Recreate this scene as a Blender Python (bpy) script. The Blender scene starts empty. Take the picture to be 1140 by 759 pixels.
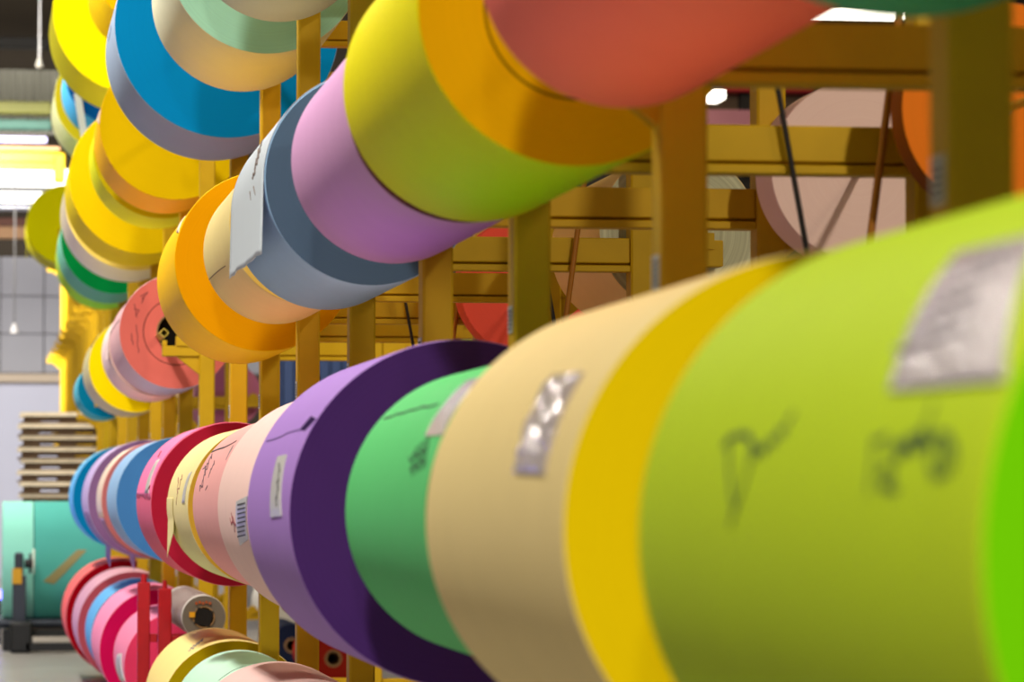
import bpy, math, random
import numpy as np
from math import pi, sin, cos, tan, atan2, sqrt
random.seed(7)
C = bpy.context.scene.collection
S = 1.3            # metres per survey unit (the distance from the camera's line to the roll axes)
H = 1.75           # eye height above the floor
YAW, PIT, FPX = 0.14687, 0.04211, 4000.0

# ------------------------------------------------------------------ camera rays
_cy, _sy, _cp, _sp = cos(YAW), sin(YAW), cos(PIT), sin(PIT)
_fwd = np.array([_sy*_cp, _cy*_cp, _sp]); _rt = np.array([_cy, -_sy, 0.0]); _up = np.cross(_rt, _fwd)
def ray(px, py):
    return _fwd*FPX + _rt*(px-570.0) + _up*(379.5-py)
def at(px, py, Y):
    """photo pixel + distance along the aisle (metres) -> world point"""
    d = ray(px, py); t = Y/d[1]
    return (d[0]*t, Y, d[2]*t + H)

# ------------------------------------------------------------------ materials
def lin(c):
    return tuple(((v/255.0)/12.92 if v/255.0 <= 0.04045 else ((v/255.0+0.055)/1.055)**2.4) for v in c)
MATS = {}
def mat(key, rgb, rough=0.6, metal=0.0, spec=0.35, noise=0.0, nscale=20.0, bump=0.0, emit=None, estr=0.0):
    if key in MATS: return MATS[key]
    m = bpy.data.materials.new(key); m.use_nodes = True
    nt = m.node_tree; b = nt.nodes['Principled BSDF']
    col = lin(rgb)
    b.inputs['Base Color'].default_value = (*col, 1); b.inputs['Roughness'].default_value = rough
    b.inputs['Metallic'].default_value = metal; b.inputs['Specular IOR Level'].default_value = spec
    if emit:
        b.inputs['Emission Color'].default_value = (*lin(emit), 1); b.inputs['Emission Strength'].default_value = estr
    if noise or bump:
        tc = nt.nodes.new('ShaderNodeTexCoord'); n = nt.nodes.new('ShaderNodeTexNoise')
        n.inputs['Scale'].default_value = nscale; n.inputs['Detail'].default_value = 5
        nt.links.new(tc.outputs['Object'], n.inputs['Vector'])
        if noise:
            mx = nt.nodes.new('ShaderNodeMix'); mx.data_type = 'RGBA'
            mx.inputs['A'].default_value = (*[max(0, v*(1-noise)) for v in col], 1)
            mx.inputs['B'].default_value = (*[min(1, v*(1+noise)) for v in col], 1)
            nt.links.new(n.outputs['Fac'], mx.inputs['Factor']); nt.links.new(mx.outputs['Result'], b.inputs['Base Color'])
        if bump:
            bp = nt.nodes.new('ShaderNodeBump'); bp.inputs['Strength'].default_value = bump; bp.inputs['Distance'].default_value = 0.004
            nt.links.new(n.outputs['Fac'], bp.inputs['Height']); nt.links.new(bp.outputs['Normal'], b.inputs['Normal'])
    MATS[key] = m
    return m
def paper(rgb):
    return mat('paper_%d_%d_%d' % rgb, rgb, 0.62, 0, 0.04, 0.035, 6.0, 0.04)
def edge_mat(rgb, ring=0.0, rings=0.10):
    """wound paper edges: many thin concentric layers, object space, the roll axis along local Y"""
    key = 'edge_%d_%d_%d_%.3f_%.2f' % (*rgb, ring, rings)
    if key in MATS: return MATS[key]
    m = bpy.data.materials.new(key); m.use_nodes = True
    nt = m.node_tree; N = nt.nodes; L = nt.links; b = N['Principled BSDF']; col = lin(rgb)
    b.inputs['Roughness'].default_value = 0.8; b.inputs['Specular IOR Level'].default_value = 0.05
    tc = N.new('ShaderNodeTexCoord'); sep = N.new('ShaderNodeSeparateXYZ'); L.new(tc.outputs['Object'], sep.inputs[0])
    cmb = N.new('ShaderNodeCombineXYZ'); L.new(sep.outputs['X'], cmb.inputs['X']); L.new(sep.outputs['Z'], cmb.inputs['Y'])
    ln = N.new('ShaderNodeVectorMath'); ln.operation = 'LENGTH'; L.new(cmb.outputs[0], ln.inputs[0])
    r3 = N.new('ShaderNodeCombineXYZ'); L.new(ln.outputs['Value'], r3.inputs['X'])
    n1 = N.new('ShaderNodeTexNoise'); n1.inputs['Scale'].default_value = 130 if rings < .5 else 62; n1.inputs['Detail'].default_value = 4; L.new(r3.outputs[0], n1.inputs['Vector'])
    mx = N.new('ShaderNodeMix'); mx.data_type = 'RGBA'
    mx.inputs['A'].default_value = (*[v*(1-rings) for v in col], 1); mx.inputs['B'].default_value = (*[min(1, v*(1+rings)) for v in col], 1)
    L.new(n1.outputs['Fac'], mx.inputs['Factor']); out = mx.outputs['Result']
    if ring:
        s = N.new('ShaderNodeMath'); s.operation = 'SUBTRACT'; s.inputs[1].default_value = ring; L.new(ln.outputs['Value'], s.inputs[0])
        ab = N.new('ShaderNodeMath'); ab.operation = 'ABSOLUTE'; L.new(s.outputs[0], ab.inputs[0])
        lt = N.new('ShaderNodeMath'); lt.operation = 'LESS_THAN'; lt.inputs[1].default_value = 0.0032; L.new(ab.outputs[0], lt.inputs[0])
        m2 = N.new('ShaderNodeMix'); m2.data_type = 'RGBA'; L.new(lt.outputs[0], m2.inputs['Factor']); L.new(out, m2.inputs['A'])
        m2.inputs['B'].default_value = (*[v*0.22 for v in col], 1); out = m2.outputs['Result']
    L.new(out, b.inputs['Base Color'])
    bp = N.new('ShaderNodeBump'); bp.inputs['Strength'].default_value = 0.12; bp.inputs['Distance'].default_value = 0.003
    L.new(n1.outputs['Fac'], bp.inputs['Height']); L.new(bp.outputs['Normal'], b.inputs['Normal'])
    MATS[key] = m
    return m

# ------------------------------------------------------------------ mesh helpers
class MB:
    def __init__(s): s.v = []; s.f = []; s.sm = []
    def quad(s, *p, smooth=False):
        i = len(s.v); s.v += [tuple(map(float, q)) for q in p]; s.f.append(tuple(range(i, i+len(p)))); s.sm.append(smooth)
    def box(s, x0, x1, y0, y1, z0, z1, bev=0.0):
        if bev > 0:
            # chamfered box: eight corners cut back along every axis
            pts = []
            import bmesh
            bm = bmesh.new(); bmesh.ops.create_cube(bm, size=1.0)
            for v in bm.verts:
                v.co = ((x0+x1)/2+v.co.x*(x1-x0), (y0+y1)/2+v.co.y*(y1-y0), (z0+z1)/2+v.co.z*(z1-z0))
            bmesh.ops.bevel(bm, geom=list(bm.edges), offset=bev, segments=1, affect='EDGES', profile=0.5)
            bm.verts.index_update(); i = len(s.v); s.v += [tuple(v.co) for v in bm.verts]
            for f in bm.faces: s.f.append(tuple(i+v.index for v in f.verts)); s.sm.append(False)
            bm.free(); return s
        i = len(s.v)
        s.v += [(x0,y0,z0),(x1,y0,z0),(x1,y1,z0),(x0,y1,z0),(x0,y0,z1),(x1,y0,z1),(x1,y1,z1),(x0,y1,z1)]
        for f in ((0,3,2,1),(4,5,6,7),(0,1,5,4),(1,2,6,5),(2,3,7,6),(3,0,4,7)): s.f.append(tuple(i+k for k in f)); s.sm.append(False)
        return s
    def tube(s, p0, p1, r0, r1=None, n=16, cap=True, smooth=True):
        r1 = r0 if r1 is None else r1
        a = np.array(p0, float); b = np.array(p1, float); d = (b-a)/np.linalg.norm(b-a)
        u = np.cross(d, [0,0,1] if abs(d[2]) < .9 else [1,0,0]); u /= np.linalg.norm(u); w = np.cross(d, u)
        i = len(s.v)
        for c, r in ((a, r0), (b, r1)):
            for k in range(n):
                t = 2*pi*k/n; s.v.append(tuple(c+u*r*cos(t)+w*r*sin(t)))
        for k in range(n): s.f.append((i+k, i+(k+1)%n, i+n+(k+1)%n, i+n+k)); s.sm.append(smooth)
        if cap:
            for q, o in ((a, 0), (b, n)):
                j = len(s.v); s.v += s.v[i+o:i+o+n]; s.f.append(tuple(range(j, j+n))); s.sm.append(False)
        return s
    def build(s, name, m, parent=None, loc=(0,0,0)):
        me = bpy.data.meshes.new(name); me.from_pydata(s.v, [], s.f); me.update()
        import bmesh
        bm = bmesh.new(); bm.from_mesh(me); bmesh.ops.recalc_face_normals(bm, faces=bm.faces); bm.to_mesh(me); bm.free()
        me.polygons.foreach_set('use_smooth', s.sm); me.materials.append(m)
        o = bpy.data.objects.new(name, me); C.objects.link(o); o.location = loc
        if parent: o.parent = parent
        return o
def tag(o, label=None, cat=None, group=None, kind=None):
    if label: o['label'] = label
    if cat: o['category'] = cat
    if group: o['group'] = group
    if kind: o['kind'] = kind
    return o
def empty(name, loc, label=None, cat=None, group=None):
    o = bpy.data.objects.new(name, None); C.objects.link(o); o.location = loc; o.empty_display_size = .1
    return tag(o, label, cat, group)

# ------------------------------------------------------------------ paint and stock materials
YEL = mat('rack_yellow', (200,158,10), .6, 0, .25, .14, 5.0, .05)
RODB = mat('rod_black', (32,24,20), .6); RODY = mat('rod_brown', (170,105,18), .55)
CARD = mat('cardboard', (150,115,75), .8, noise=.1); SHAFT = mat('shaft_yellow', (205,180,70), .5, .2, noise=.1)
DARK = mat('dark_hole', (22,18,16), .8)
INK = mat('ink', (32,34,38), .7); INKG = mat('ink_on_green', (20,60,40), .7); INKR = mat('ink_red', (150,60,70), .7)
FILM = mat('clear_film', (196,186,190), .18, 0, .6, .12, 60, .9)
FOIL = mat('crumpled_film', (205,192,190), .16, .35, .6, .25, 34, 1.0)
LABW = mat('label_grey', (190,188,184), .4, 0, .5, .1, 40, .2)
TAPE = mat('tape_cream', (240,218,196), .5)
WHITE = mat('white_sheet', (206,216,226), .6, noise=.02, nscale=6, bump=.05)

# ------------------------------------------------------------------ rolls
TH = 144
class Roll:
    def __init__(s, X, Z, R, yn, yf, side, face, label, group, frames, ring=0, rings=.10, name='paper_roll', sh=True, core=.062, hole=.044, bar=.023, off=(0, 0)):
        s.X, s.Z, s.R = X*S, Z*S+H, R*S; s.yn, s.yf = yn*S, yf*S; s.L = s.yf-s.yn; R = s.R
        s.e = empty(name, (s.X, s.yn, s.Z), label, 'paper roll', group)
        L = s.L; c = .006; Rc = core*S; Rh = hole*S
        def ring_pts(r, y): return [(r*cos(2*pi*k/TH), y, r*sin(2*pi*k/TH)) for k in range(TH)]
        def band(m, prof, smooth=True):
            for (r0, y0), (r1, y1) in zip(prof[:-1], prof[1:]):
                i = len(m.v); m.v += ring_pts(r0, y0)+ring_pts(r1, y1)
                for k in range(TH):
                    m.f.append((i+k, i+(k+1)%TH, i+TH+(k+1)%TH, i+TH+k)); m.sm.append(smooth)
        m = MB()   # outer wrap and the far end
        i = 0; m.v += ring_pts(R, c)+ring_pts(R, L-c)
        for k in range(TH): m.f.append((k, (k+1)%TH, TH+(k+1)%TH, TH+k)); m.sm.append(True)
        band(m, [(R, L-c), (R-.004, L), (Rc, L)], False)
        band(m, [(R-.003, 0), (R, c)], True)
        s.body = m.build('paper_body', paper(side), s.e)
        m = MB(); band(m, [(Rc, 0.0015), (R*.55+Rc*.45, .0), (R-.003, 0)], False)
        s.face = m.build('end_face', edge_mat(face, ring*S, rings), s.e)
        m = MB(); band(m, [(Rh, L+.002), (Rh, -.004), (Rc, -.004), (Rc, L+.002), (Rh, L+.002)], False)
        m.build('core', CARD, s.e)
        if sh and frames:
            a = frames[0]*S-s.yn; b = frames[1]*S-s.yn; q = bar; w = .005
            m = MB()
            for x0, x1, z0, z1 in ((-q,q,-q,-q+w),(-q,q,q-w,q),(-q,-q+w,-q+w,q-w),(q-w,q,-q+w,q-w)): m.box(x0, x1, a, b, z0, z1)
            o = m.build('shaft', SHAFT, s.e, (off[0]*S, 0, off[1]*S)); o.rotation_euler = (0, pi/4, 0)
    def hit(s, px, py):
        d = ray(px, py); o = np.array([0, 0, H])
        ax, az = o[0]-s.X, o[2]-s.Z
        A = d[0]**2+d[2]**2; B = 2*(ax*d[0]+az*d[2]); K = ax*ax+az*az-s.R**2; D = B*B-4*A*K
        t = (-B-sqrt(max(D, 0)))/(2*A)
        p = o+d*t
        return atan2(p[2]-s.Z, p[0]-s.X) % (2*pi), min(max(p[1]-s.yn, .012), s.L-.012)
    def pt(s, th, y, lift=0.0):
        r = s.R+lift; return (r*cos(th), y, r*sin(th))
    def patch(s, name, corners, m, lift=.003, n=12, parent=None, rough=0.0, tears=None):
        """a sheet stuck to the outer wrap; corners: four photo points tl, tr, br, bl"""
        q = [s.hit(*c) for c in corners]; mb = MB(); g = []
        for j in range(n+1):
            for i in range(n+1):
                u, v = i/n, j/n
                th = (1-u)*(1-v)*q[0][0]+u*(1-v)*q[1][0]+u*v*q[2][0]+(1-u)*v*q[3][0]
                y = (1-u)*(1-v)*q[0][1]+u*(1-v)*q[1][1]+u*v*q[2][1]+(1-u)*v*q[3][1]
                if tears and j == n: th += tears*random.uniform(-1, 1)
                k = lift+(random.uniform(0, rough) if 0 < i < n and 0 < j < n else 0)
                g.append((s.pt(th, y, k), s.pt(th, y, .0004)))
        w = n+1
        mb.v = [a for a, b in g]+[b for a, b in g]; T = w*w
        for j in range(n):
            for i in range(n):
                a = j*w+i; mb.f.append((a, a+1, a+w+1, a+w)); mb.sm.append(rough == 0)
        for i in range(n):
            for a, b in ((i, i+1), (n*w+i, n*w+i+1), (i*w, (i+1)*w), (i*w+n, (i+1)*w+n)):
                mb.f.append((a, b, T+b, T+a)); mb.sm.append(False)
        return mb.build(name, m, parent or s.e)
    def band(s, name, th0, th1, y0, y1, m, lift=.003, tears=0.0, n=24):
        q = MB(); rnd = random.Random(5); g = []
        for j in range(n+1):
            for i in range(n+1):
                t = th0+(th1-th0)*j/n
                if j == n: t += tears*rnd.uniform(-1, 1)
                g.append((s.pt(t, y0+(y1-y0)*i/n, lift), s.pt(t, y0+(y1-y0)*i/n, .0004)))
        w = n+1; T = w*w; q.v = [a for a, b in g]+[b for a, b in g]
        for j in range(n):
            for i in range(n): a = j*w+i; q.f.append((a, a+1, a+w+1, a+w)); q.sm.append(True)
        for i in range(n):
            for a, b in ((i, i+1), (n*w+i, n*w+i+1), (i*w, (i+1)*w), (i*w+n, (i+1)*w+n)): q.f.append((a, b, T+b, T+a)); q.sm.append(False)
        return q.build(name, m, s.e)
    def strokes(s, name, lines, m, width=.006, lift=.0016, parent=None):
        mb = MB()
        for ln in lines:
            pts = [s.hit(*p) for p in ln]; P = [(th*s.R, y) for th, y in pts]; Q = []
            for k in range(len(P)-1):
                d = math.hypot(P[k+1][0]-P[k][0], P[k+1][1]-P[k][1]); n = max(1, int(d/.02))
                Q += [(P[k][0]+(P[k+1][0]-P[k][0])*t/n, P[k][1]+(P[k+1][1]-P[k][1])*t/n) for t in range(n)]
            Q.append(P[-1])
            for a, b in zip(Q[:-1], Q[1:]):
                dx, dy = b[0]-a[0], b[1]-a[1]; l = math.hypot(dx, dy) or 1; nx, ny = -dy/l*width/2, dx/l*width/2; ex, ey = dx/l*width*.35, dy/l*width*.35
                c = [(a[0]-ex+nx, a[1]-ey+ny), (b[0]+ex+nx, b[1]+ey+ny), (b[0]+ex-nx, b[1]+ey-ny), (a[0]-ex-nx, a[1]-ey-ny)]
                top = [s.pt(u/s.R, y, lift) for u, y in c]; bot = [s.pt(u/s.R, y, .0003) for u, y in c]
                mb.quad(*top); 
                for k in range(4): mb.quad(top[k], top[(k+1)%4], bot[(k+1)%4], bot[k])
        return mb.build(name, m, parent or s.e)
    def face_strokes(s, name, lines, m, width=.005):
        mb = MB()
        for ln in lines:
            P = [at(px, py, s.yn) for px, py in ln]; P = [(p[0]-s.X, p[2]-s.Z) for p in P]
            for a, b in zip(P[:-1], P[1:]):
                dx, dz = b[0]-a[0], b[1]-a[1]; l = math.hypot(dx, dz) or 1; nx, nz = -dz/l*width/2, dx/l*width/2
                c = [(a[0]+nx, a[1]+nz), (b[0]+nx, b[1]+nz), (b[0]-nx, b[1]-nz), (a[0]-nx, a[1]-nz)]
                top = [(x, -.0015, z) for x, z in c]; bot = [(x, 0.0, z) for x, z in c]
                mb.quad(*top)
                for k in range(4): mb.quad(top[k], top[(k+1)%4], bot[(k+1)%4], bot[k])
        return mb.build(name, m, s.e)
    def tail(s, name, y0, y1, th0, th1, drop, m, tear=.15):
        """loose paper: follows the wrap from th0 to th1 and then hangs straight on"""
        mb = MB(); n = 16; k = 12; M = 12; rnd = random.Random(11)
        jit = [1-tear*i/M*.9-rnd.uniform(0, .06) for i in range(M+1)]
        for j in range(n+k+1):
            for i in range(M+1):
                y = y0+(y1-y0)*i/M
                if j <= n: p = s.pt(th0+(th1-th0)*j/n, y, .004)
                else:
                    p = s.pt(th1, y, .004); t = (j-n)/k*drop*jit[i]; p = (p[0]-.02*t, p[1], p[2]-t)
                mb.v.append(p)
        w = M+1
        for j in range(n+k):
            for i in range(M): a = j*w+i; mb.f.append((a, a+1, a+w+1, a+w)); mb.sm.append(True)
        o = mb.build(name, m, s.e); sol = o.modifiers.new('t', 'SOLIDIFY'); sol.thickness = .0015
        return o

# frame distances (near face of post) in survey units
FR = [3.945,5.685,7.303,8.852,10.628,12.40,14.07,15.795,18.04,19.90,21.65,23.30,25.10,26.90,28.75,30.60]
FRX = [32.3+1.75*k for k in range(11)]
ALLF = FR+FRX; PD = .09
def bay(y):
    c = [f+PD/2 for f in ALLF]; a = max([f for f in c if f < y], default=c[0]-1.75); b = min([f for f in c if f > y])
    return (a+PD/2-.004, b-PD/2+.004)
def roll(X, Z, R, yn, yf, side, face, label, group, **k):
    return Roll(X, Z, R, yn, yf, side, face, label, group, bay((yn+yf)/2), **k)

G = 'rolls in the middle row'
lime = roll(1.002,-.0458,.3218,2.40,3.70,(190,216,34),(112,206,0),'lime green paper roll with blurred handwriting, largest and nearest in the middle row',G)
cream = roll(1.0,-.0424,.3286,4.14,5.44,(240,216,150),(242,206,0),'cream paper roll with bright yellow end beside the lime roll',G)
green = roll(1.0,-.0381,.2811,5.85,7.126,(96,202,120),(45,150,85),'mint green paper roll in front of the dark purple roll end',G)
lav = roll(1.004,-.0436,.3662,7.50,8.687,(168,128,206),(86,50,128),'lavender paper roll with a wide dark purple end',G)
pinkA = roll(1.0,-.0401,.3202,9.02,10.411,(250,212,204),(225,160,150),'pale pink paper roll just behind the lavender roll',G)
salmon = roll(1.0,-.0426,.2879,10.85,12.195,(240,172,170),(205,115,105),'salmon pink paper roll with pencil writing beside the pale pink roll',G)
creamC = roll(1.0,-.0464,.2854,12.559,13.914,(238,222,160),(206,168,58),'narrow-looking pale cream roll with mustard end in front of crimson roll',G)
crim = roll(1.0,-.0463,.3275,14.375,15.70,(226,104,136),(190,34,66),'pink roll with crimson end in the middle row',G)
blueE = roll(1.0,-.0386,.3192,18.289,19.652,(156,196,238),(66,124,190),'light blue roll with mid blue end left of the crimson roll',G)
pinkF = roll(1.0,-.0434,.330,20.15,21.007,(224,150,150),(205,120,120),'dusty pink roll with a long cream tape strip',G)
lilG = roll(1.0,-.0409,.3575,21.80,23.116,(200,180,224),(134,102,150),'pale lilac roll with mauve end and torn hanging paper',G)
tealH = roll(1.0,-.0359,.361,25.25,26.388,(110,192,230),(0,122,182),'sky blue roll with deep blue end, farthest in the middle row',G)

G = 'rolls in the upper row'
U0 = roll(1.0,.822,.301,2.45,3.83,(70,160,140),(60,150,130),'teal roll whose underside just shows at the top edge, right',G)
coral = roll(.994,.8318,.2292,4.15,5.535,(255,122,110),(225,80,62),'coral red paper roll at the top of the photo',G)
yel2 = roll(.9994,.8253,.2729,6.008,7.265,(238,226,0),(236,178,0),'lemon yellow roll with amber end behind the coral roll',G,ring=.157)
lil3 = roll(1.0052,.817,.253,7.463,8.80,(216,162,210),(120,66,92),'orchid pink roll tucked behind the lemon yellow roll',G)
blu4 = roll(1.0065,.8172,.2799,9.306,10.54,(150,186,222),(76,98,122),'pale blue roll with slate end and white sheet hanging on it',G)
cre5 = roll(.9984,.824,.2486,11.0,12.28,(244,222,152),(230,190,90),'cream roll in front of the golden roll end',G)
gol6 = roll(.9977,.8215,.3203,12.76,14.03,(252,196,6),(255,172,0),'golden yellow roll with orange-gold end in the upper row',G)
pin7 = roll(.996,.8259,.2949,18.518,19.856,(240,190,196),(222,110,100),'pink roll with scribbles and a ring on its coral end',G,ring=.171,core=.104,hole=.096,off=(-.084,-.024))
pal8 = roll(.997,.8245,.286,20.3,21.5,(252,222,218),(240,200,195),'thin pale pink roll edge just behind the scribbled pink roll',G)
yel9 = roll(.997,.8239,.3069,23.41,24.787,(216,208,146),(250,216,0),'straw coloured roll with vivid yellow end',G)
tea10 = roll(.997,.8257,.232,28.88,30.15,(96,196,224),(0,112,146),'small cyan roll with teal end, farthest in the upper row',G)

G = 'rolls in the top row'
gre1 = roll(1.0024,1.9172,.3036,10.9,12.27,(200,204,200),(190,195,190),'grey white roll at the top edge above the mint-ended roll',G)
cre2 = roll(1.0025,1.9176,.3507,12.796,14.02,(222,220,192),(170,228,202),'ivory roll with pale mint end in the top row',G)
blu3 = roll(.997,1.9211,.4635,14.766,15.78,(158,176,204),(0,136,204),'large grey blue roll with bright blue end',G)
gol4 = roll(.9975,1.9199,.3921,18.791,19.75,(255,190,0),(226,188,0),'gold roll with mustard yellow end below the blue-ended roll',G)
lim5 = roll(1.0,1.918,.386,20.15,20.95,(222,222,16),(210,200,10),'thin lime yellow roll directly behind the gold roll',G)
yel6 = roll(.992,1.9216,.4649,22.046,23.27,(244,216,6),(230,194,0),'big yellow roll with matt yellow end left of the gold roll',G)
cre7 = roll(.9993,1.919,.4593,23.75,25.05,(240,226,182),(244,220,110),'cream roll rim showing behind the big yellow roll',G)
grn8 = roll(1.007,1.9154,.4148,27.31,28.687,(112,186,156),(0,140,62),'grey green roll with dark green end in the top row',G)
yg9 = roll(1.005,1.9162,.3989,28.92,30.013,(184,218,56),(150,190,40),'yellow green roll edge, farthest in the top row',G)

for (ya, yb, R, c1, c2, lb) in ((2.45,3.9,.40,(236,236,228),(220,222,214),'added unseen white roll above the lime roll, shading the rack'),(4.2,5.6,.42,(240,232,200),(230,214,150),'added unseen ivory roll above the coral roll, shading the rack'),
    (5.9,7.2,.40,(230,226,216),(214,210,196),'added unseen grey white roll above the lemon yellow roll, shading the rack'),(7.5,8.75,.38,(240,210,200),(226,170,160),'added unseen blush roll above the orchid pink roll, shading the rack'),(9.0,10.45,.36,(226,226,230),(206,208,214),'added unseen pale grey roll above the pale blue roll, shading the rack')):
    roll(1.0,1.918,R,ya,yb,c1,c2,lb,G)  # unseen rolls, added overhead to shade the rack below
G = 'rolls on the highest row'
ora0 = roll(1.0,3.1798,.3288,21.85,23.22,(255,214,0),(255,170,0),'orange yellow roll highest at the upper left',G)
yel1 = roll(1.0,3.1803,.5449,23.81,25.06,(226,218,8),(240,230,0),'very large acid yellow roll at the upper left',G)
blu2 = roll(1.0,3.18,.3807,27.4,28.70,(74,168,220),(0,86,156),'blue roll with a white strip across its end',G)
pal3 = roll(1.003,3.179,.4297,29.05,30.45,(238,242,182),(166,152,20),'pale lemon roll with olive end beyond the blue roll',G)
lim4 = roll(.9973,3.1807,.4733,42.93,44.4,(236,230,20),(236,234,0),'far lime yellow roll with loose hanging paper beside the bright windows',G)

G = 'rolls in the lower row'
redA = roll(1.0,-.8755,.40,25.4,26.8,(246,112,104),(152,0,18),'salmon red roll with dark red end, farthest in the lower row',G)
dusB = roll(.998,-.880,.365,23.6,25.0,(216,164,176),(178,76,88),'greyish pink roll with dusty rose end in the lower row',G)
bluC = roll(1.0,-.8785,.33,21.97,23.2,(104,184,236),(28,50,80),'light blue roll between pink rolls in the lower row',G)
pinD = roll(.9995,-.8761,.3399,20.10,21.575,(252,150,190),(220,14,92),'candy pink roll with magenta end in the lower row',G)
pinE = roll(.9964,-.8797,.2726,18.285,19.707,(252,144,182),(230,60,104),'pink roll with rose end behind the red stand',G)
creF = roll(1.0,-.878,.2941,14.25,15.573,(246,222,142),(198,168,10),'butter yellow roll with mustard end at the bottom edge',G)
minG = roll(1.002,-.8751,.2638,12.60,14.02,(190,228,208),(150,200,180),'pale mint roll at the bottom edge',G)
pnkH = roll(.996,-.8831,.3127,10.80,12.176,(228,194,190),(200,150,145),'pinkish beige roll at the bottom edge, nearest in the lower row',G)

G = 'rolls on the back side of the rack'
BX, BZ = 2.16, .82
SB = dict(core=.016, hole=.012, bar=.009)
roll(2.072,.784,.220,7.10,7.19,(150,78,18),(236,124,32),'narrow orange roll behind the rightmost yellow post',G,**SB)  # brown side colour has the shade painted in; the paper is orange
roll(2.142,.794,.2235,8.62,8.80,(255,214,200),(255,214,200),'dusty pink roll end behind the black brace rod',G,**SB)
loose = roll(2.104,.795,.248,10.74,11.67,(246,206,140),(255,246,170),'loosely wound cream roll with visible layers behind the second post',G,rings=.75,**SB)
roll(2.121,.8065,.277,13.86,14.03,(250,100,80),(250,92,76),'coral roll end behind the third yellow post',G,**SB)
roll(2.377,.698,.184,18.15,18.3,(120,150,30),(186,186,12),'small olive roll end low beside the coral roll end',G,sh=False,**SB)
roll(2.417,.710,.215,18.4,19.6,(60,140,40),(60,150,40),'green roll rim showing behind the small olive roll end',G,**SB)
roll(1.976,.779,.26,28.87,30.4,(200,120,150),(196,116,146),'mauve roll end far back between two yellow posts',G,**SB)
G = 'rolls lying on the floor behind the rack'
for (x, R, ya, yb, c1, c2, lb) in ((2.95,.26,34.7,36.0,(222,218,212),(206,200,192),'white roll on the floor, seen low between two yellow posts'),
    (2.47,.177,25.3,26.6,(190,50,34),(160,36,24),'dark red roll on the floor behind the rack'),(2.39,.167,27.75,29.0,(40,48,72),(34,42,66),'dark navy roll on the floor behind the rack')):
    Roll(x, -H/S+R, R, ya, yb, c1, c2, lb, G, None)

# ------------------------------------------------------------------ rack frames
LV = {'L': -.878, 'M': -.042, 'U': .822, 'T': 1.919, 'TT': 3.18}
FZ = -H/S
def make_frame(yk, label, group, detail=True, rods=False):
    y0 = yk*S; d = PD*S
    e = empty('rack_frame', (1.085*S, y0, 0.0), label, 'rack frame', group)
    ox = 1.085*S
    def X(x): return x*S-ox
    def Z(z): return z*S+H
    top = 3.75
    lone = 19 < yk < 28      # these bays have no rear row: a single post with front arms
    for x0, x1 in ((1.085, 1.162), (1.935, 2.010))[:1 if lone else 2]:
        m = MB(); m.box(X(x0), X(x1), 0, d, 0.012, Z(top), .008); m.box(X(x0)-.06, X(x1)+.06, 0, d, 0, .012)
        m.build('post', YEL, e)
    for lv, z in LV.items():
        m = MB()   # channel beam: web, recessed slot and lower flange
        m.box(X(1.162), X(1.935), .022, d-.022, Z(z-.132), Z(z-.056), .004)
        m.box(X(1.162), X(1.935), .050, d-.050, Z(z-.139), Z(z-.132))
        m.box(X(1.162), X(1.935), .012, d-.012, Z(z-.158), Z(z-.139), .003)
        if not lone: m.build('beam', YEL, e)
        for sgn, xa, xb in ((1, .90, 1.085), (-1, 2.010, 2.22))[:1 if lone else 2]:
            m = MB(); m.box(X(xa), X(xb), .012, d-.012, Z(z-.140), Z(z-.088 if sgn > 0 else z-.060), .004)
            if sgn > 0: m.box(X(xa)if sgn > 0 else X(xb)-.03, X(xa)+.03 if sgn > 0 else X(xb), .012, d-.012, Z(z-.088), Z(z-.060), .003)
            xs = 1.0 if sgn > 0 else 2.16      # saddle that carries the shaft
            zs = z*S+H-.034
            m.box(X(xs)-.04, X(xs)+.04, 0.0, d, Z(z-.088), zs-.016)
            m.box(X(xs)-.014, X(xs)+.014, 0.0, d, zs-.016, zs-.002)
            # gusset under the arm
            g0, g1 = (X(1.085), X(.97)) if sgn > 0 else (X(2.010), X(2.12))
            for yy in (.03, d-.04):
                a = [(g0, yy, Z(z-.140)), (g1, yy, Z(z-.140)), (g0, yy, Z(z-.23))]; b = [(p[0], yy+.012, p[2]) for p in a]
                m.quad(*a); m.quad(*b)
                for k in range(3): m.quad(a[k], a[(k+1)%3], b[(k+1)%3], b[k])
            m.build('arm', YEL, e)
    if rods:
        for nm, mt, f, r in (('brace_rod', RODB, lambda z: 1.638+(.851-z)*.18, .008), ('brace_rod', RODY, lambda z: 1.88-(.855-z)*.137-(.1 if 10 < yk < 12 else 0), .011)):
            yy = -.006 if mt is RODB else -.012+.002
            o = MB().tube((X(f(-.15)), yy, Z(-.15)), (X(f(1.80)), yy, Z(1.80)), r, n=12).build('brace_rod', mt, e)
            o['label'] = 'thin black brace rod' if mt is RODB else 'thin brown brace rod'
    if detail:
        m = MB().box(X(1.085)-.003, X(1.085), .02, d-.02, Z(.329), Z(.385)); lb = m.build('level_label', LABW, e)
        lb['label'] = 'grey sticker on the post'
        m = MB()
        for k in range(5): m.box(X(1.085)-.0045, X(1.085)-.003, .034, d-.04, Z(.336+.009*k), Z(.336+.009*k)+.005)
        m.build('print', INK, lb)
    return e
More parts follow.
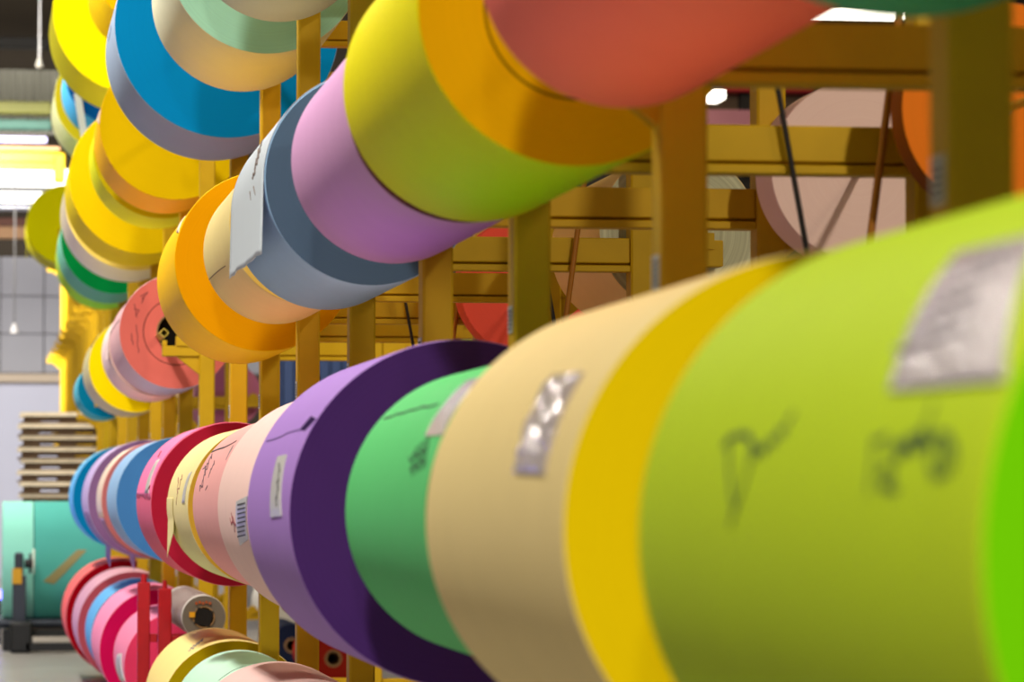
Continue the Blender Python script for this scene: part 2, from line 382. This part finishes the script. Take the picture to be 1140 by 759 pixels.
FL = ['nearest yellow rack frame, between the lime roll and the cream roll',
 'yellow rack frame whose front post stands between the cream and the mint green roll',
 'yellow rack frame whose front post shows above the mint green roll',
 'yellow rack frame whose front post rises just behind the lavender roll',
 'yellow rack frame between the pale pink and the salmon roll',
 'yellow rack frame between the salmon roll and the pale cream roll',
 'yellow rack frame between the pale cream and the crimson-ended roll',
 'yellow rack frame just behind the crimson-ended roll',
 'yellow rack frame whose arm holds the square shaft of the scribbled pink roll',
 'yellow rack frame between the light blue and the dusty pink roll',
 'yellow rack frame between the dusty pink and the lilac roll',
 'yellow rack frame behind the big yellow roll of the top row',
 'yellow rack frame in front of the farthest sky blue roll',
 'yellow rack frame just behind the farthest sky blue roll',
 'yellow rack frame between the grey green and the yellow green roll',
 'yellow rack frame beyond the yellow green roll']
for k, (y, l) in enumerate(zip(FR, FL)): make_frame(y, l, 'yellow rack frames', True, k in (2, 4, 6, 8))
for y in FRX: make_frame(y, 'yellow rack frame with bare arms at the far end of the row', 'bare far rack frames', False)

# ------------------------------------------------------------------ marks, labels and loose paper on the rolls
def wig(x0, y0, x1, y1, n, amp, seed):
    r = random.Random(seed); out = []
    for k in range(n+1):
        t = k/n; out.append((x0+(x1-x0)*t+r.uniform(-amp, amp)*.4, y0+(y1-y0)*t+(amp if k % 2 else -amp)*r.uniform(.4, 1)))
    return out
# lime roll
lime.strokes('handwriting', [[(806,497),(811,489),(822,484),(833,484),(838,494),(843,503)], [(812,490),(812,515),(815,545),(818,568),(814,584)],
    [(838,494),(834,520),(826,548),(816,575)], [(840,510),(847,498),(851,505),(857,489),(862,495),(868,478),(873,483),(878,468),(884,461)]], INKG, .007)
lime.strokes('handwriting', [[(974,490),(972,515),(968,548)], [(976,492),(988,486)], [(980,530),(985,520),(994,522),(993,535),(983,541),(992,546),(999,544)],
    wig(996,505,1036,490,9,9,3), wig(998,498,1030,482,5,6,5), [(1030,478),(1036,462),(1040,450)], [(1040,490),(1036,515),(1041,530),(1052,528),(1058,505),(1056,485),(1046,482),(1040,490)], [(1050,484),(1049,508),(1046,530)], [(1060,490),(1064,510),(1058,526)]], INKG, .006)
fl = lime.patch('document_pouch', [(1068,283),(1160,262),(1120,424),(993,436)], FILM, .004, 14, rough=.003); fl['label'] = 'clear plastic document pouch'
lime.strokes('print', [[(1060+6*k-14*j,305+22*j-k*2),(1072+6*k-14*j,303+22*j-k*2)] for j in range(5) for k in range(0,10,3)], mat('faint_print', (150,140,150), .5), .004, .0095, fl)
# cream roll
fl = cream.patch('crumpled_label', [(617,418),(651,415),(607,528),(574,526)], FOIL, .004, 16, rough=.007); fl['label'] = 'crumpled shiny film label'
# mint green roll
fl = green.patch('clear_label', [(522,424),(540,420),(497,484),(474,486)], FILM, .003, 10, rough=.003)
green.strokes('printed_code', [[(459+3.6*k,529-1*k-4*k*.3),(464+3.6*k,498-3*k)] for k in range(5)]+[wig(456,512,476,500,6,5,9), wig(456,524,474,512,6,4,2)], INKG, .005)
green.strokes('cut_line', [[(428,466),(436,464),(442,461),(449,460),(456,457),(463,456),(470,453),(478,453),(488,450)]], INKG, .006)
# lavender roll
fl = lav.patch('label', [(310,508),(320,506),(314,574),(302,576)], LABW, .003, 8, rough=.002); fl['label'] = 'small silver grey label strip'
lav.strokes('print', [wig(313,518,309,562,9,2,1)], INK, .004, .006, fl)
lav.strokes('seam', [[(297,491),(305,489),(313,486),(320,482),(330,479),(336,478)]], mat('lav_dark', (112,78,150), .7), .005)
q = [at(px_, py_, lav.yn) for px_, py_ in ((333.5,478),(346,463),(352,466),(339,480))]; q = [(p[0]-lav.X, 0, p[2]-lav.Z) for p in q]
m = MB(); f = [(p[0], -.008, p[2]) for p in q]; m.quad(*f); [m.quad(f[k], f[(k+1)%4], q[(k+1)%4], q[k]) for k in range(4)]
m.build('paper_lip', mat('lip_purple', (70,40,112), .7), lav.e)
# pale pink roll
fl = pinkA.patch('label', [(264,558),(276,552),(277,600),(268,607)], LABW, .003, 8, rough=.002); fl['label'] = 'grey barcode label'
pinkA.strokes('print', [[(266,562+5*k),(274,560+5*k)] for k in range(8)], INK, .005, .006, fl)
pinkA.strokes('handwriting', [wig(258,572,262,592,6,1.5,4), [(259,575),(263,586)], wig(257,580,263,584,4,3,8)], INKR, .006)
# salmon roll
salmon.strokes('pen_line', [[(236,503),(243,500),(250,498),(258,494),(263,491)]], INK, .009)
salmon.strokes('handwriting', [wig(236,507,229,520,8,2,5), wig(232,518,222,545,9,2,6), [(226,522),(229,520),(228,526)], [(224,543),(226,540)], [(231,541),(229,545)], wig(239,514,233,530,7,2,7), [(227,530),(226,542)]], mat('pen_grey', (110,80,90), .7), .006)
salmon.strokes('printed_code', [[(252+.6*k,511-1.2*k),(258+.6*k,500-1.4*k)] for k in range(4)], mat('print_grey', (120,115,120), .7), .006)
# pale cream roll
fl = creamC.patch('label', [(211,527),(214,525),(206,560),(203,560)], LABW, .003, 8); fl['label'] = 'narrow grey label'
creamC.strokes('handwriting', [wig(199,533,196,562,10,1.6,3), wig(203,530,199,545,6,1.6,12)], INKR, .006)
creamC.tail('torn_flap', creamC.L-.02, creamC.L-.55, pi*.97, pi*1.06, .20, paper((238,222,160)), .75)
# crimson-ended roll
PK = paper((255,128,178))
fl = crim.band('pink_wrapper', pi*.52, crim.hit(160,553)[0], .015, crim.L-.015, PK, .003, .035); fl['label'] = 'brighter pink wrapper with a torn edge'
fl = crim.patch('label', [(175,513),(179,511),(166,549),(162,549)], LABW, .006, 8); fl['label'] = 'grey label strip'
crim.strokes('handwriting', [[(180,503),(177,509)], [(168,541),(165,547)]], INKR, .007, .008)
# cream strip on the dusty pink roll
fl = pinkF.patch('tape_strip', [(134,504),(150,498),(118,576),(105,575)], TAPE, .004, 12); fl['label'] = 'long cream tape strip'
lilG.tail('torn_paper', .25, 1.4, pi*1.06, pi*1.30, .17, paper((170,140,190)), .5)
pinkF.tail('torn_paper', .1, .9, pi*1.10, pi*1.36, .13, paper((176,140,184)), .6)
# white sheet over the pale blue roll
sh = blu4.tail('hanging_sheet', .01, blu4.L-.01, pi*.62, pi*1.0, .265, WHITE, .06); sh['label'] = 'white paper sheet with writing'
blu4.strokes('handwriting', [wig(284,196,289,172,8,2.5,3), wig(289,178,293,158,6,2,6), [(280,214),(281,222)], [(284,208),(286,216)], wig(283,200,290,168,12,2,8)], mat('pen_brown', (120,105,100), .7), .006, .007, sh)
# scribbles on the pink roll's end
pin7.face_strokes('handwriting', [wig(150,340,152,352,5,2,1), wig(158,338,160,330,5,2,2), [(151,352),(155,345),(149,344)], wig(146,372,148,385,6,1.5,5), wig(152,362,154,392,9,1.6,4), [(156,330),(165,325),(158,333)]], mat('pencil_red', (150,70,70), .8), .006)
pin7.strokes('cut_line', [[(123,372),(126,366),(130,360),(133,356)]], INK, .009)
pin7.patch('paper_scrap', [(150,321),(156,316),(157,319),(151,324)], TAPE, .004, 4)
m = MB(); m.tube((0, .22, 0), (0, .24, 0), .12, n=32); m.build('core_shade_disc', DARK, pin7.e)  # dark disc added to stand for the shade inside the open core
# loose bits on the straw and pale pink rolls
yel9.patch('paper_scrap', [(117,364),(122,362),(111,376),(106,380)], TAPE, .006, 6)
pal8.tail('loose_end', 0.02, .5, pi*.85, pi*1.02, .09, paper((252,222,218)), .3)
gol6.patch('paper_scrap', [(201,246),(206,240),(203,254),(197,259)], TAPE, .004, 5)
blu3.strokes('cut_line', [[(121,45),(123,36),(124,29)]], INK, .008)
gol4.patch('paper_scrap', [(111,125),(117,108),(114,128),(107,134)], TAPE, .006, 6)
creF.strokes('printed_code', [wig(210,725,226,712,10,1.6,4), wig(212,722,224,713,6,1.2,6)], mat('print_grey', (120,115,120), .7), .006)
minG.strokes('cut_line', [[(244,757),(252,751),(260,746),(270,742)]], INK, .008)
pinE.patch('label', [(131,728),(136,727),(139,757),(134,757)], LABW, .004, 6)
cre5.strokes('seam', [[(232,312),(238,306),(245,300),(251,296)]], mat('seam_brown', (150,125,70), .7), .005)
# white strip across the blue roll's end on the highest row
m = MB()
a = at(82,104,blu2.yn); b = at(90,104,blu2.yn); c = at(97,147,blu2.yn); d = at(90,153,blu2.yn)
q = [(p[0]-blu2.X, 0, p[2]-blu2.Z) for p in (a, b, c, d)]; f = [(p[0], -.01, p[2]) for p in q]
m.quad(*f); [m.quad(f[k], f[(k+1)%4], q[(k+1)%4], q[k]) for k in range(4)]
m.build('paper_strip', mat('strip_white', (225,235,225), .6), blu2.e)['label'] = 'white paper strip'
lim4.tail('loose_end', .02, .5, pi*.95, pi*1.08, .42, paper((236,226,10)), .3)

# ------------------------------------------------------------------ red stand with the striped core drum
RED = mat('stand_red', (176,10,24), .45, 0, .4, .2, 14, .1)
Ys = 17.15*S
def upright(px0, px1, ytop, Y):
    a = at(px0, ytop, Y); b = at(px1, ytop, Y); return a[0], b[0], a[2]
x0, x1, z1 = upright(153, 167, 648, Ys); x2, x3, z2 = upright(176, 191, 655, Ys-.35)
st = empty('roll_stand', ((x0+x3)/2, Ys, 0), 'worn red steel stand with two uprights in front of pink rolls', 'roll stand')
cx = (x0+x3)/2
MB().box(x0-cx, x1-cx, -.03, .03, .04, z1, .006).build('upright', RED, st)
MB().box(x2-cx, x3-cx, -.38, -.32, .04, z2, .006).build('upright', RED, st)
MB().tube(((x0+x1)/2-cx, 0, z1), ((x0+x1)/2-cx, 0, z1+.05), .02, .016).build('pin', RED, st)
MB().tube(((x2+x3)/2-cx, -.35, z2), ((x2+x3)/2-cx, -.35, z2+.05), .016, .012).build('pin', RED, st)
MB().box(x0-cx, x3-cx, -.40, .05, 0, .04, .006).build('base', RED, st)
m = MB(); zb = H-.565*S-.105*S
m.box(x2-cx+.01, 1.12*S-cx, -.37, -.33, zb-.05, zb); m.box(x2-cx+.01, 1.12*S-cx, -.02, .02, zb-.05, zb); m.box(x0-cx+.01, x2-cx+.02, -.02, .02, zb-.05, zb)
m.build('cross_arm', RED, st)
# drum: a striped core with a grey end plate
dr = Roll(1.0065,-.565,.10,16.35,17.97,(206,196,190),(120,112,102),'striped white core drum with grey end plate behind the red stand','', None, name='core_drum', sh=False, core=.05)
dr.e['category'] = 'core drum'
m = MB()
for k in range(9):
    y = .10+k*.20
    i = len(m.v); r = dr.R+.003
    for yy in (y, y+.07):
        m.v += [(r*cos(2*pi*t/48), yy+.05*sin(2*pi*t/48), r*sin(2*pi*t/48)) for t in range(48)]
    for t in range(48): m.f.append((i+t, i+(t+1)%48, i+48+(t+1)%48, i+48+t)); m.sm.append(True)
m.build('red_stripe', mat('stripe_red', (120,48,44), .6), dr.e)['label'] = 'red spiral stripes'
m = MB(); q = .048
m.box(-q, q, -.006, .03, -q, q); o = m.build('square_hole', DARK, dr.e); o.rotation_euler = (0, .25, 0)
m = MB().box(-.085, -.052, -.008, -.001, .0, .032); m.build('sticker', mat('sticker_yellow', (236,170,30), .5), dr.e)['label'] = 'yellow sticker'
m = MB(); [m.box(-.05+k*.02, -.038+k*.02, -.005, -.001, .075+.006*(k % 2), .09+.006*(k % 2)) for k in range(5)]
m.build('marking', mat('mark_orange', (190,90,40), .6), dr.e)

# ------------------------------------------------------------------ teal rolls on their stand at the far left
YT = 41.0
TEALP = (74,190,164)
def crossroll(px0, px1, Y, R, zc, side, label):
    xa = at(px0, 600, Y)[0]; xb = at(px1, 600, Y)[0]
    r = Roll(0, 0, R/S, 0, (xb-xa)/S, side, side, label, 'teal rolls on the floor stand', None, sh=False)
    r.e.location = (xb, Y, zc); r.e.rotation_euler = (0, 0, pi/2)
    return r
zc = at(60, 627, YT)[2]; RT = .70
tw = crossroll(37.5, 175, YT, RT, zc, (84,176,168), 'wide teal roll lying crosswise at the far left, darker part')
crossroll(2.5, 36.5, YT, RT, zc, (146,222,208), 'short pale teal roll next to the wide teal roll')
m = MB(); pa = [(48,647),(86,612),(97,612),(60,650)]
def onroll(p):
    w_ = at(p[0], p[1], YT-RT); a = math.asin(max(-1, min(1, (w_[2]-zc)/RT))); return a, tw.e.location.x-w_[0]
qa = [onroll(p) for p in pa]; n = 10
def rp(u, v, r):
    a = (qa[0][0]*(1-u)+qa[1][0]*u)*(1-v)+(qa[3][0]*(1-u)+qa[2][0]*u)*v; y = (qa[0][1]*(1-u)+qa[1][1]*u)*(1-v)+(qa[3][1]*(1-u)+qa[2][1]*u)*v
    return (-r*cos(a), y, r*sin(a))
for k in range(n):
    c = [rp(k/n, 0, RT+.006), rp((k+1)/n, 0, RT+.006), rp((k+1)/n, 1, RT+.006), rp(k/n, 1, RT+.006)]; m.quad(*c)
    d_ = [rp(k/n, 0, RT), rp((k+1)/n, 0, RT), rp((k+1)/n, 1, RT), rp(k/n, 1, RT)]
    m.quad(c[0], c[1], d_[1], d_[0]); m.quad(c[2], c[3], d_[3], d_[2])
m.build('tape', mat('tape_tan', (150,140,92), .5), tw.e)['label'] = 'slanting tan tape'
STEEL = mat('stand_steel', (52,58,70), .5, .4, .5, .2, 10); BLK = mat('stand_black', (28,30,32), .55, noise=.2)
ts = empty('roll_stand', (at(21, 700, 40)[0], 40.0, 0), 'dark steel floor stand holding the teal rolls', 'roll stand')
ox = ts.location.x; YS = -.08
xa, xb = at(14, 650, 39.9)[0]-ox, at(29, 650, 39.9)[0]-ox; zt = at(20, 615, 39.9)[2]
m = MB(); m.box(xa, xb, YS-.1, YS+.1, .05, zt-.25, .01); m.box(xa+.02, xb-.03, YS-.08, YS+.08, zt-.25, zt, .02); m.build('upright', STEEL, ts)
MB().box(xa-.03, xb+.07, YS-.30, YS+.25, 0, .34, .03).build('foot', BLK, ts)
xr = at(175, 700, 40)[0]-ox
m = MB(); m.box(xb, xr, YS-.3, YS-.18, .02, .11); m.box(xb, xr, YS+.2, YS+.3, .16, .24); m.build('rail', BLK, ts)
zh = at(28, 627, 40)[2]
m = MB().tube((xb-.02, YS, zh), (xb+.07, YS, zh), .05); m.tube((xb+.03, YS, zh), (xb+.06, YS, zh), .11); m.build('hub', BLK, ts)
m = MB().tube((xb+.072, YS, zh+.02), (xb+.09, YS, zh+.02), .14, n=24); m.build('hub_plate', mat('hub_white', (215,220,205), .4), ts)
MB().box(xa-.005, xa+.1, YS-.115, YS-.1, zh-.22, zh-.05).build('warning_tape', mat('warn_yellow', (200,150,30), .5), ts)
cyy = YT-40.0
for sg in (-1, 1):
    c_ = MB().tube((xb+.06-.35, cyy+sg*.38, zc-.6585), (xr, cyy+sg*.38, zc-.6585), .058, n=20).build('cradle_roller', STEEL, ts)
for xx in (xb-.2, xr-.2): MB().box(xx-.05, xx+.05, YS+.25, cyy+.5, .0, zc-.6585-.05).build('cradle_beam', BLK, ts)

# ------------------------------------------------------------------ stack of pallets
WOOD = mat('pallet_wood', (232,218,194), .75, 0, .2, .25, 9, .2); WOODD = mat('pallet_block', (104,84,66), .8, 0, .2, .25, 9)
def pallet_proto(label):
    e = empty('pallet', (0,0,0), label, 'pallet', 'wooden pallets in one stack')
    m = MB()
    for k in range(6): m.box(0, 1.2, k*.196, .1+k*.196, .092, .144)
    m.build('top_deck', WOOD, e)
    for y in (.05, .5, .98):
        m = MB()     # notched stringer board
        m.box(.05, 1.15, y, y+.05, .05, .092)
        for a, b in ((.05, .25), (.5, .7), (.95, 1.15)): m.box(a, b, y+.001, y+.049, .02, .05)
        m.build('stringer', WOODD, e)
    m = MB()
    for k in range(6): m.box(0, 1.2, k*.196, .1+k*.196, 0, .02)
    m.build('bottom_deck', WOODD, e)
    return e
proto = pallet_proto('wooden pallet in the tall stack at the far left below its top')
px, py, _ = at(22, 600, 45); NP = 19
for k in range(NP):
    if k == 0: o = proto
    else:
        o = proto.copy(); C.objects.link(o)
        for ch in proto.children:
            c = ch.copy(); C.objects.link(c); c.parent = o
    o.location = (px+random.uniform(-.03, .03), 45+random.uniform(-.02, .02), k*.1446)
    if k == NP-1: o['label'] = 'topmost wooden pallet of the tall stack at the far left'

# ------------------------------------------------------------------ the hall
def struct(name, mb, m):
    return tag(mb.build(name, m), kind='structure')
FLOOR = mat('floor_concrete', (150,146,142), .28, 0, .5, .25, 1.2, .05)
struct('floor', MB().box(-14, 34, -12, 76, -.2, 0), FLOOR)
WB = 75.0
def wz(py): return at(0, py, WB)[2]
WALL = mat('wall_white', (196,199,218), .8, noise=.04, nscale=1); 
struct('wall_back', MB().box(-14, 34, WB, WB+.3, 0, 13), mat('wall_dark', (66,58,48), .8, noise=.1, nscale=.6))
struct('wall_right', MB().box(30, 30.3, -12, 75, 0, 13), mat('wall_side', (96,88,76), .8))
struct('ceiling', MB().box(-14, 34, -12, 76, 13, 13.2), mat('ceiling_brown', (78,68,46), .9, noise=.1, nscale=.5))
struct('trim_1', MB().box(-14, 5.5, WB-.06, WB, 0, wz(425)), WALL)
PANEL = mat('panel_grey', (158,159,168), .6, 0, .3, .05, 2)
m = MB()
xs = [-14+.9*k for k in range(22)]
for x in xs:
    for z0, z1 in ((wz(415), wz(372)), (wz(371), wz(330)), (wz(329), wz(286))): m.box(x, x+.88, WB-.10, WB, z0, z1, .006)
struct('trim_2', m, PANEL)
struct('trim_3', MB().box(-14, 5.5, WB-.3, WB-.0, wz(426), wz(416), .02), mat('rail_beige', (186,170,150), .5, noise=.05))
struct('trim_4', MB().box(-14, 5.5, WB-.2, WB, wz(266), wz(253)), mat('band_tan', (170,130,92), .6))
struct('trim_5', MB().box(-14, 5.5, WB-.2, WB, wz(252), wz(243)), mat('band_brown', (92,50,34), .6))
# high strip window with daylight
WG = mat('window_daylight', (240,240,235), .4, emit=(255,252,244), estr=2.6)
w = tag(MB().box(-14, 4.6, WB-.05, WB-.01, wz(227), wz(188)).build('window_1', WG), kind='structure')
m = MB(); m.box(-14, 4.6, WB-.12, WB, wz(213.5), wz(208)); [m.box(x, x+.08, WB-.12, WB, wz(227), wz(188)) for x in (-6.6, -3.1, 2.4)]
m.build('window_frame', mat('frame_grey', (120,120,125), .5), w)
# duct under the window
o = MB().tube((-14, WB-1.2, wz(235)), (3.8, WB-1.2, wz(235)), .085, n=24).build('duct', mat('duct_metal', (196,200,214), .25, .7, .5))
tag(o, 'shiny metal pipe running below the bright window strip', 'pipe')
# yellow crane girder
Yg = 64.0
def gz(py): return at(0, py, Yg)[2]
cg = empty('crane_girder', (at(30,180,Yg)[0], Yg, gz(188)), 'yellow overhead girder crossing in front of the bright windows', 'crane girder')
gx, gy, gz0 = cg.location; CY = mat('crane_yellow', (240,196,0), .4, 0, .4)
xe = at(69, 180, Yg)[0]-gx; xw = at(-260, 180, Yg)[0]-gx
m = MB(); m.box(xw, xe, -.2, .25, gz(181)-gz0, gz(170)-gz0, .01); m.box(xw, xe-.1, -.12, .2, 0, gz(181)-gz0); m.build('beam', CY, cg)
m = MB(); m.box(xe-.14, xe+.05, -.22, .27, gz(202)-gz0, gz(171)-gz0, .02); m.build('end_plate', CY, cg)
m = MB(); m.box(xw, xe-.05, -.3, .3, gz(168)-gz0, gz(164)-gz0); m.build('walkway', mat('band_tan', (170,130,92), .6), cg)
# light batten above the girder
o = tag(empty('light_batten', (at(20,155,66)[0], 66, at(0,155,66)[2]), 'bluish white batten light above the yellow girder', 'light'), None)
m = MB(); xw = at(-200,155,66)[0]-o.location.x; xe = at(52,155,66)[0]-o.location.x
m.box(xw, xe, -.06, .06, -.05, .05, .01); m.build('lamp_tube', mat('batten_glow', (220,215,255), .4, emit=(205,200,255), estr=1.6), o)
MB().box(xw, xe, -.1, .1, .05, .09).build('housing', mat('housing_dark', (70,64,66), .5), o)
# corrugated translucent sheeting hanging below the roof
Yc = 68.0
m = MB(); za, zb = at(0, 149, Yc)[2], at(0, 77, Yc)[2]; xs0 = at(-300,100,Yc)[0]; xe = at(150,100,Yc)[0]
n = 190
prof = [(xs0+(xe-xs0)*k/n, Yc+(.05 if (k//2) % 2 else 0)) for k in range(n+1)]
for (xa_, ya), (xb_, yb) in zip(prof[:-1], prof[1:]): m.quad((xa_, ya, za), (xb_, yb, za), (xb_, yb, zb), (xa_, ya, zb))
o = m.build('roof_sheeting', mat('sheet_grey', (112,112,102), .5, 0, .3, .2, .8)); sl = o.modifiers.new('t', 'SOLIDIFY'); sl.thickness = .01
tag(o, 'grey corrugated sheeting high at the far left', 'sheeting')
for p0, p1, rgb, nm, lb in ((114,128,(132,134,66),'cable_tray','olive green tray along the grey sheeting'),(134,145,(78,124,112),'pipe_cladding','teal pipe casing along the grey sheeting')):
    o = MB().box(xs0, at(57,120,Yc)[0], Yc-.3, Yc-.02, at(0,p1,Yc)[2], at(0,p0,Yc)[2], .03).build(nm, mat(nm, rgb, .5, noise=.2, nscale=3)); tag(o, lb, 'tray' if nm == 'cable_tray' else 'pipe')
o = MB().box(xs0, xe, Yc-.6, Yc-.3, at(0,57,Yc)[2], at(0,45,Yc)[2], .02).build('roof_purlin', mat('purlin', (10,8,6), .8)); tag(o, 'dark purlin under the brown roof at the far left', 'purlin')
# hanging lamp cords
for px_, p0, p1, lb in ((44,-60,70,'thin cord with a small fitting hanging below the brown roof'),(16,200,366,'thin cord with a white pendant before the grey panels')):
    Y = 60.0; a = at(px_, p0, Y); b = at(px_, p1, Y)
    e = empty('pendant_lamp', (b[0], Y, b[2]), lb, 'pendant lamp')
    MB().tube((0,0,.06), (0,0,a[2]-b[2]), .014, n=10).build('cord', mat('cord_grey', (120,120,124), .5), e)
    m = MB().tube((0,0,.09), (0,0,-.07), .025, .075, n=20); m.build('lamp_shade', mat('shade_white', (232,232,240), .4) if p1 > 100 else mat('shade_grey', (96,94,90), .5), e)
# blue door of the hall behind the rack, and things beyond it
DB = mat('door_blue', (64,84,128), .5, noise=.08, nscale=2)
m = MB(); [m.box(6.0+.25*k, 6.22+.25*k, WB-.12, WB, 0, 5.4, .01) for k in range(20)]
d1 = struct('door_1', m, DB)
MB().box(5.9, 11.1, WB-.14, WB-.0, 5.4, 5.6).build('door_frame', PANEL, d1)
Ym = 44.0
mc = empty('storage_bay', (at(820,140,Ym)[0], Ym, 0), 'dark red topped storage bay far behind the second post', 'storage bay')
ox = mc.location.x
def mb_px(x0, x1, y0, y1, dy0, dy1):
    a = at(x0, y1, Ym); b = at(x1, y0, Ym); return MB().box(a[0]-ox, b[0]-ox, dy0, dy1, a[2], b[2], .01)
mb_px(760, 900, 95, 104, -.3, .1).build('top_beam', mat('deep_red', (130,14,20), .5), mc)
a = at(826, 95, Ym); m = MB(); m.box(a[0]-ox-.05, a[0]-ox+.06, -.2, .0, 0, a[2]); 
for xx in (760, 898): b = at(xx, 95, Ym); m.box(b[0]-ox-.04, b[0]-ox+.04, -.2, 0, 0, b[2])
m.build('column', DARK, mc)
mb_px(760, 900, 105, 128, .1, .15).build('back_panel', mat('panel_brown', (120,100,80), .7, noise=.2, nscale=3), mc)
mb_px(770, 890, 129, 146, -.6, .0).build('pink_stock', mat('stock_pink', (150,98,112), .6), mc)
mb_px(839.5, 843.5, 112, 131, -.7, -.65).build('lamp_tube', mat('tube_glow', (255,250,230), .4, emit=(255,246,220), estr=3), mc)
MB().box(at(762,300,Ym)[0]-ox, at(898,300,Ym)[0]-ox, -.6, .1, at(0,160,Ym)[2]-.04, at(0,147,Ym)[2]).build('shelf', mat('panel_brown', (120,100,80), .7), mc)
# ceiling lights of the far hall seen at the upper right
GL = mat('light_panel', (255,250,235), .4, emit=(255,247,226), estr=4.0); HS = mat('housing_dark', (70,64,66), .5)
for (x0, x1, yy, Y, lb) in ((905,1001,14,48,'long bright ceiling light at the top right beside the teal roll'),(1006,1100,13,48,'bright ceiling light nearest the rightmost post at the top'),(788,803,107,42,'small round-looking bright lamp far behind the second post')):
    a = at(x0, yy, Y); b = at(x1, yy, Y); e = empty('ceiling_light', (a[0], Y, a[2]), lb, 'ceiling light', 'ceiling lights seen through the rack')
    MB().box(0, b[0]-a[0], -.25, .25, -.06, .06, .01).build('diffuser', GL, e); MB().box(.02, b[0]-a[0]-.02, -.22, .22, .06, .12).build('housing', HS, e)
    for xx in (.1, b[0]-a[0]-.1): MB().tube((xx, 0, .12), (xx, 0, 13-a[2]), .01, n=8).build('hanger', HS, e)

# ------------------------------------------------------------------ light
def area(name, loc, sx, sy, power, col, tgt=None):
    l = bpy.data.lights.new(name, 'AREA'); l.shape = 'RECTANGLE'; l.size = sx; l.size_y = sy; l.energy = power; l.color = col
    o = bpy.data.objects.new(name, l); C.objects.link(o); o.location = loc
    d = np.array(tgt if tgt else (loc[0], loc[1], 0), float)-np.array(loc, float)
    from mathutils import Vector
    o.rotation_euler = Vector(d).to_track_quat('-Z', 'Y').to_euler()
    return o
WARM = (1.0, .94, .83)
for y, pw in ((-9, 480), (-2.0, 760), (10, 470), (18.5, 580), (27, 500), (35.5, 520), (44, 760), (56, 260)):
    area('hall_light', (-1.5, y, 7.8), .5, 1.5, pw, WARM, (-1.2, y+1.5, 0))
for y, pw in ((4, 120), (16, 320), (28, 260), (40, 260)): area('hall_light', (7.5, y, 8.5), .5, 1.5, pw, (1, .84, .6), (6.5, y+1, 0))
area('hall_light', (-1.5, 61, 6.0), 3, 2, 1150, (1, .95, .92), (-.8, 75, 4.5))  # fill added to brighten the far back wall
area('hall_light', (-.5, 58, 8.6), 2, 1, 1100, (1, .93, .8), (-1, 72, 11.5))  # uplight added to lift the roof and the upper wall
area('hall_light', (-3.4, 33, 1.0), .35, .35, 80, (.25, .2, 1.0), (1.3, 32, 2.2))
sp = bpy.data.lights.new('fill_spot', 'SPOT'); sp.energy = 1300; sp.color = (1, .93, .8); sp.spot_size = .5; sp.spot_blend = .6; sp.shadow_soft_size = .15  # fill spot added to brighten the rolls on the back side
so = bpy.data.objects.new('fill_spot', sp); C.objects.link(so); so.location = (4.6, 2.0, 6.2)
from mathutils import Vector
so.rotation_euler = (Vector((2.75, 12.5, 2.75))-so.location).to_track_quat('-Z', 'Y').to_euler()
w = bpy.data.worlds.new('World'); bpy.context.scene.world = w; w.use_nodes = True
w.node_tree.nodes['Background'].inputs['Color'].default_value = (1, .9, .76, 1); w.node_tree.nodes['Background'].inputs['Strength'].default_value = .17

# violet lamp on a low post at the far left
e = empty('warning_lamp', (at(-1.5, 690, 41.9)[0], 41.9, 0), 'small violet floor lamp left of the teal rolls', 'lamp')
zl = at(1, 663, 41.5)[2]
MB().tube((0,0,0), (0,0,zl-.05), .03).build('post', STEEL, e); MB().tube((0,0,zl-.05), (0,0,zl+.05), .09, n=20).build('lamp_head', mat('violet_glow', (120,110,255), .4, emit=(110,100,255), estr=6), e)
# rods that carry the high girder, pipe and batten
for o_, xs_ in ((cg, (-3.5, -1.5)), (bpy.data.objects['duct'], (-3.0, -1.6)), (bpy.data.objects['light_batten'], (-2.4, -1.2))):
    for x_ in xs_:
        z_ = o_.location.z if o_.name != 'duct' else wz(235)
        y_ = o_.location.y if o_.name != 'duct' else WB-1.2
        h_ = MB().tube((x_, y_, z_), (x_, y_, 13.0), .012, n=8).build('hanger_rod', HS)
        h_.parent = o_; h_.matrix_parent_inverse = __import__('mathutils').Matrix.Translation(-o_.location)

# ------------------------------------------------------------------ camera
cam = bpy.data.cameras.new('camera'); co = bpy.data.objects.new('camera', cam); C.objects.link(co)
cam.sensor_width = 36; cam.lens = 36*FPX/1140; co.location = (0, 0, H); co.rotation_euler = (pi/2+PIT, 0, -YAW)
cam.clip_start = .1; cam.clip_end = 300
cam.dof.use_dof = True; cam.dof.focus_distance = 15.0; cam.dof.aperture_fstop = 4.2
sc = bpy.context.scene; sc.camera = co
sc.view_settings.view_transform = 'Standard'; sc.view_settings.look = 'None'; sc.view_settings.gamma = 1; sc.view_settings.use_curve_mapping = False
sc.view_settings.exposure = 0.1
